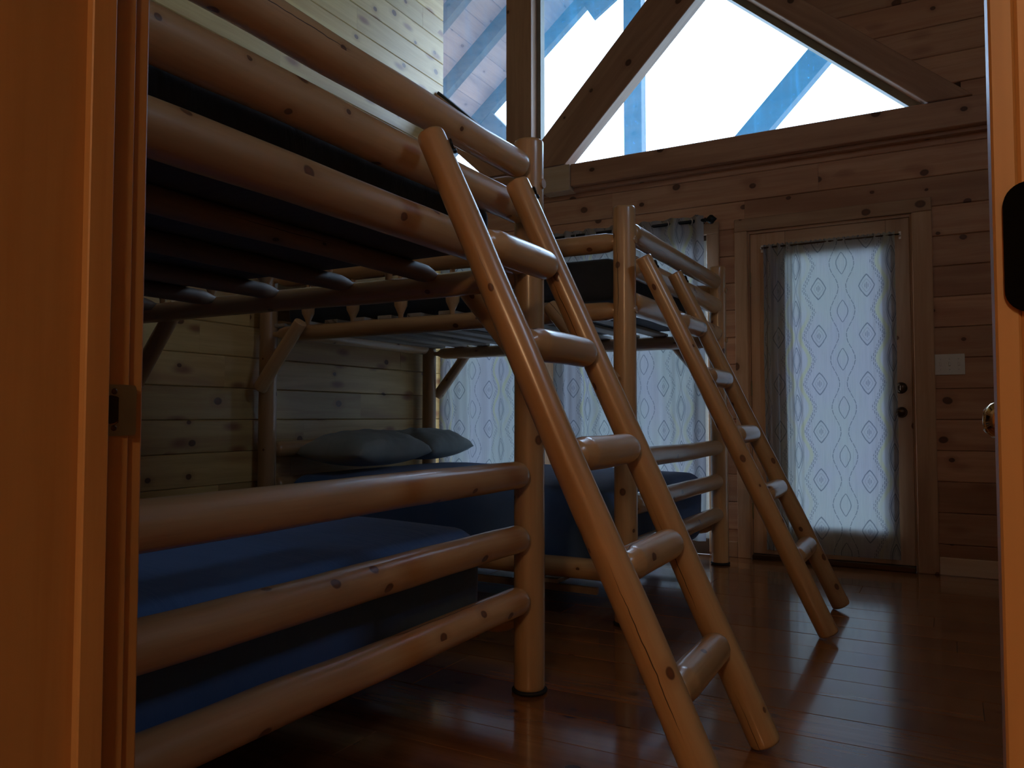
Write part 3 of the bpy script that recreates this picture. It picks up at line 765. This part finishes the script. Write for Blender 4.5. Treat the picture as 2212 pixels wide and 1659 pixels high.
def cushion_box(name, x0, x1, y0, y1, z0, z1, r_, mat, sag=.01, crown=.03, sd=0, **props):
    """soft mattress: rounded box with crowned top"""
    cx, cy = (x0 + x1) / 2, (y0 + y1) / 2
    bm = bmesh.new(); bmesh.ops.create_cube(bm, size=1)
    for v in bm.verts: v.co = Vector((v.co.x * (x1 - x0), v.co.y * (y1 - y0), v.co.z * (z1 - z0)))
    bmesh.ops.bevel(bm, geom=bm.edges[:], offset=r_, segments=6, affect='EDGES', profile=.5)
    for ax, L_ in ((0, x1 - x0), (1, y1 - y0)):
        k = 14
        for i in range(1, k):
            p = -L_ / 2 + r_ + (L_ - 2 * r_) * i / k
            co = [0, 0, 0]; co[ax] = p; no = [0, 0, 0]; no[ax] = 1
            bmesh.ops.bisect_plane(bm, geom=bm.verts[:] + bm.edges[:] + bm.faces[:], plane_co=co, plane_no=no)
    for v in bm.verts:
        fx = 1 - (abs(v.co.x) / ((x1 - x0) / 2)) ** 3; fy = 1 - (abs(v.co.y) / ((y1 - y0) / 2)) ** 3
        if v.co.z > 0: v.co.z += crown * max(0, fx) * max(0, fy) + sag * mnoise.noise(Vector((v.co.x * 2.2, v.co.y * 2.2, sd)))
        v.co.x += .006 * mnoise.noise(Vector((v.co.y * 4, v.co.z * 4, sd + 3)))
        v.co.y += .006 * mnoise.noise(Vector((v.co.x * 4, v.co.z * 4, sd + 5)))
    o = link(name, bm_mesh(name, bm), mat, None, (cx, cy, (z0 + z1) / 2), True)
    return tag(o, **props)
cushion_box('mattress', B1[0] + .07, B1[1] - .075, B1[2] + .065, B1[3] - .14, HS2, .545, .085, M['mattress'], crown=.045, sd=1,
            label='thick slate blue covered mattress on the lower bunk of the nearer bed', category='mattress', group='bunk mattresses')
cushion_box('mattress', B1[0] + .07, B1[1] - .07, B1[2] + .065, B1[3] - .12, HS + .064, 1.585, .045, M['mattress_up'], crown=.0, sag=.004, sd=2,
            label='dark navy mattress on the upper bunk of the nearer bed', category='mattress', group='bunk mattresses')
cushion_box('mattress', B2[0] + .07, B2[1] - .075, B2[2] + .078, B2[3] - .078, HS2 - .070, .560, .085, M['mattress'], crown=.045, sd=3,
            label='dark grey-blue mattress holding two pillows, on the lower bunk of the farther bed', category='mattress', group='bunk mattresses')
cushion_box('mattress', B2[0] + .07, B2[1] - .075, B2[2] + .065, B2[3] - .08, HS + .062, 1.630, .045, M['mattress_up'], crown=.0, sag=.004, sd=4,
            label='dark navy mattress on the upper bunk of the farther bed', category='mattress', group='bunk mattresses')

def pillow(loc, rz_, L_, W_, H_, tilt, label, sd):
    bm = bmesh.new(); n, m = 28, 22
    top = {}; bot = {}
    for i in range(n + 1):
        for j in range(m + 1):
            u = -1 + 2 * i / n; v = -1 + 2 * j / m
            pinch = 1 - .10 * (abs(u) ** 2) * (1 - abs(v) ** 2) - .0
            pinch2 = 1 - .12 * (abs(v) ** 2) * (1 - abs(u) ** 2)
            x = u * L_ / 2 * pinch2; y = v * W_ / 2 * pinch
            h = (max(0, 1 - abs(u) ** 2.6) * max(0, 1 - abs(v) ** 2.6)) ** .42
            wr_ = .012 * mnoise.noise(Vector((u * 2.5, v * 5, sd))) * (1 - abs(u * v) ** 2) + .006 * mnoise.noise(Vector((u * 9, v * 4, sd + 9)))
            top[i, j] = bm.verts.new((x, y, H_ * .62 * h + wr_ * min(1, h * 3)))
            if i in (0, n) or j in (0, m): bot[i, j] = top[i, j]
            else: bot[i, j] = bm.verts.new((x, y, -H_ * .38 * h ** 1.2))
    for i in range(n):
        for j in range(m):
            bm.faces.new((top[i, j], top[i + 1, j], top[i + 1, j + 1], top[i, j + 1]))
            bm.faces.new((bot[i, j], bot[i, j + 1], bot[i + 1, j + 1], bot[i + 1, j]))
    o = link('pillow', bm_mesh('pillow', bm), M['pillow'], None, loc, True)
    o.rotation_euler = (R(tilt[0]), R(tilt[1]), rz_)
    tag(o, label=label, category='pillow', group='pillows on the farther lower bunk')
pillow((-3.03, 3.68, .690), R(88), .68, .50, .21, (0, 0), 'grey-green pillow nearer the camera on the lower bunk, overlapping the other one', 3.3)
pillow((-3.12, 4.37, .695), R(95), .60, .50, .20, (2, -2), 'grey-green pillow nearer the window, partly behind the other pillow', 8.8)

# ------------------------------------------------------------ ladders
def ladder(LT, LF, RT, RF, hs, label, rr):
    LT, LF, RT, RF = map(Vector, (LT, LF, RT, RF))
    c = (LF + RF) / 2
    root = empty('bunk_ladder', (c.x, c.y, 0), label=label, category='ladder', group='log ladders leaning on the bunk ends')
    log('ladder_rail', LF, LT, rr * 1.14, rr * .96, root, 'cut', 'round' if False else 'cut', wob=.03)
    log('ladder_rail', RF, RT, rr * 1.14, rr * .96, root, 'cut', 'cut', wob=.03)
    for h in hs:
        a = LF + (LT - LF) * ((h - LF.z) / (LT.z - LF.z)); b = RF + (RT - RF) * ((h - RF.z) / (RT.z - RF.z))
        log('rung', a, b, rr * 1.14, rr * 1.12, root, 'shoulder', 'blunt', wob=.03)
    for T_, F_ in ((LT, LF), (RT, RF)):
        d = (F_ - T_).normalized(); p = T_ + d * .045
        # black strap hook over the end rail: plate on the far side of the ladder rail
        hk = empty('hook', p - wpos(root)); hk.parent = root
        ux, uy = .84, .54                     # outer far side of the ladder rail
        box('strap', p.x - .030, p.x + .016, p.y + rr * .86, p.y + rr * .86 + .005, p.z - .010, p.z + .008, M['black'], hk, bev=.001)
        lathe('bolt', [(.013, 0), (.013, .006), (.007, .007), (.007, .016), (.003, .018)], M['black'], hk, p + Vector((ux * rr * .9, uy * rr * .9, -.006)), (ux, uy, .35), 6)
        lathe('washer', [(.014, 0), (.014, .005)], M['black'], hk, p + Vector((ux * rr * .93, uy * rr * .93, .014)), (ux, uy, .35), 8)
    return root
ladder((-1.125, 1.602, 1.608), (-.434, 1.724, .018), (-1.125, 2.055, 1.604), (-.451, 2.227, .018), (1.335, 1.08, .811, .553, .281),
       'larger log ladder leaning on the foot of the nearer bunk bed', .0375)
ladder((-1.14, 3.215, 1.588), (-.445, 3.45, .018), (-1.14, 3.655, 1.590), (-.46, 4.00, .018), (1.312, 1.072, .822, .572, .309),
       'smaller looking log ladder farther back, leaning on the bunk bed by the window', .0365)

# ------------------------------------------------------------ curtains
def curtain(x0, x1, ztop, zbot, y, wl_, amp, nx, label, gather=1.0, sd=0, stretch=1.25, tight=None, group=None, slant=0.0, sagz=0.0, anchor=None, vz=1.54):
    bm = bmesh.new(); nz = 60; uvl = bm.loops.layers.uv.new('UVMap')
    V = {}
    W = x1 - x0; s = 0; prev = None
    for i in range(nx + 1):
        t = i / nx
        a = amp if tight is None else amp * tight(t)
        for j in range(nz + 1):
            q = j / nz
            ph = 2 * PI * (t * W / wl_) + 1.6 * mnoise.noise(Vector((t * W * 3, q * .5, sd)))
            yy = y + a * (math.sin(ph) + .35 * math.sin(2.3 * ph + sd)) * (1 - .25 * q) + .008 * mnoise.noise(Vector((t * W * 6, q * 3, sd + 4)))
            xx = x0 + W * t + slant * q * (1 - t) + .006 * mnoise.noise(Vector((t * W * 4, q * 4, sd + 2)))
            zz = ztop + (zbot - ztop) * q + (.004 * math.sin(ph * 2) if j in (0,) else 0) + sagz * (q if j > 0 else 0) * .0
            V[i, j] = bm.verts.new((xx, yy, zz))
        p = V[i, nz // 2].co
        if prev is not None: s += (p - prev).length
        prev = p.copy()
        for j in range(nz + 1): V[i, j].index = 0
        U[i] = s
    uoff = sd * .37 if anchor is None else -U[round((anchor - x0) / W * nx)]
    for i in range(nx):
        for j in range(nz):
            f = bm.faces.new((V[i, j], V[i, j + 1], V[i + 1, j + 1], V[i + 1, j])); f.smooth = True
            for lp, (ii, jj) in zip(f.loops, ((i, j), (i, j + 1), (i + 1, j + 1), (i + 1, j))):
                lp[uvl].uv = (U[ii] + uoff, (ztop + (zbot - ztop) * jj / nz) - vz)
    c = Vector(((x0 + x1) / 2, y, zbot))
    for v in bm.verts: v.co -= c
    me = bpy.data.meshes.new('curtain'); bm.to_mesh(me); bm.free()
    o = link('curtain', me, M['curtain'], None, c)
    tag(o, label=label, category='curtain')
    if group: o['group'] = group
    return o
U = {}
GR = 'patterned curtains on the long dark rod'
curtain(-3.45, -2.53, 2.215, .10, 5.055, .20, .020, 150, 'patterned curtain hanging beside the left wall corner, seen under the farther upper bunk', sd=1.3, group=GR)
curtain(-2.47, -1.915, 2.215, .10, 5.055, .17, .022, 120, 'patterned curtain seen between the near ladder and the farther bed post', sd=2.1, group=GR)
curtain(-1.885, -1.378, 2.215, .10, 5.055, .17, .018, 110, 'patterned curtain at the right end of the long rod, next to the door casing', sd=3.4, group=GR)
# door curtain: gathered at the left, nearly flat elsewhere
curtain(-1.015, -.262, 1.992, .065, 5.130, .055, .011, 260, 'patterned blue-white curtain on the glazed door, bunched along its left side',
        sd=5.2, anchor=-.820, tight=lambda t: (1.0 if t < .2 else max(.18, 1 - (t - .2) * 6)))
def hslot(name, label): pass
r1 = empty('curtain_rod', (-2.4, 5.055, 2.18), label='long dark curtain rod with a knobbed finial, above the low windows', category='curtain rod')
rod('rod', (-3.44, 5.055, 2.180), (-1.37, 5.055, 2.180), .011, M['black'], r1)
lathe('finial', [(.011, 0), (.016, .004), (.016, .010), (.009, .014), (.020, .026), (.030, .040), (.028, .055), (.014, .068), (.004, .080)], M['black'], r1, (-1.372, 5.055, 2.180), (1, 0, 0), 20)
for x in (-3.30, -2.50, -1.395):
    box('bracket', x - .006, x + .006, 5.06, 5.1265, 2.172, 2.184, M['black'], r1, bev=.002)
for x in (-2.02, -1.80, -1.62, -1.46, -2.30, -2.80):
    lathe('grommet', [(.018, -.002), (.023, -.002), (.023, .002), (.018, .002)], M['nickel'], r1, (x, 5.055, 2.180), (.5, .5, 0), 20)
r2 = empty('curtain_rod', (-.64, 5.10, 1.975), label='thin metal curtain rod with pale end brackets, fixed across the glazed door', category='curtain rod')
rod('rod', (-1.03, 5.130, 1.975), (-.235, 5.130, 1.975), .005, M['dark_bronze'], r2)
for x in (-1.03, -.235):
    b_ = box('bracket', x - .005, x + .005, 5.126, 5.164, 1.968, 1.980, M['nickel'], r2, bev=.001)
    box('bracket_plate', x - .007, x + .007, 5.160, 5.1645, 1.952, 1.998, M['nickel'], r2, bev=.001)

# ------------------------------------------------------------ switch plate
sw = empty('light_switch', (.0075, 5.149, 1.199), label='ivory triple toggle switch plate on the board wall right of the door', category='light switch')
box('cover_plate', -.069, .084, 5.143, 5.1485, 1.139, 1.258, M['ivory'], sw, bev=.002, seg=2)
for x in (-.0385, .0075, .0535):
    box('toggle', x - .005, x + .005, 5.133, 5.1432, 1.190, 1.213, M['ivory'], sw, bev=.002)
    for z in (1.229, 1.169): lathe('screw', [(.003, 0), (.0028, -.001), (.001, -.0014)][::-1], M['nickel'], sw, (x, 5.143, z), (0, 1, 0), 8)

# ------------------------------------------------------------ hall lamp behind the camera (the warm light on the jambs)
hl_ = empty('ceiling_lamp', (.45, -2.1, 2.45), label='round warm ceiling lamp in the hall behind the doorway', category='lamp')
lathe('lamp_base', [(.10, 0), (.11, -.012), (.10, -.02)][::-1], M['dark_bronze'], hl_, (.45, -2.1, 2.449))
T = NT('lamp_glow'); em = T.n('ShaderNodeEmission'); em.inputs[0].default_value = (1, .70, .40, 1); em.inputs[1].default_value = HALL_LAMP_W
T.t.links.new(em.outputs[0], T.out.inputs[0])
lathe('lamp_globe', [(.09, -.02), (.125, -.05), (.13, -.09), (.10, -.13), (.05, -.15), (.005, -.155)][::-1], T.m, hl_, (.45, -2.1, 2.449))
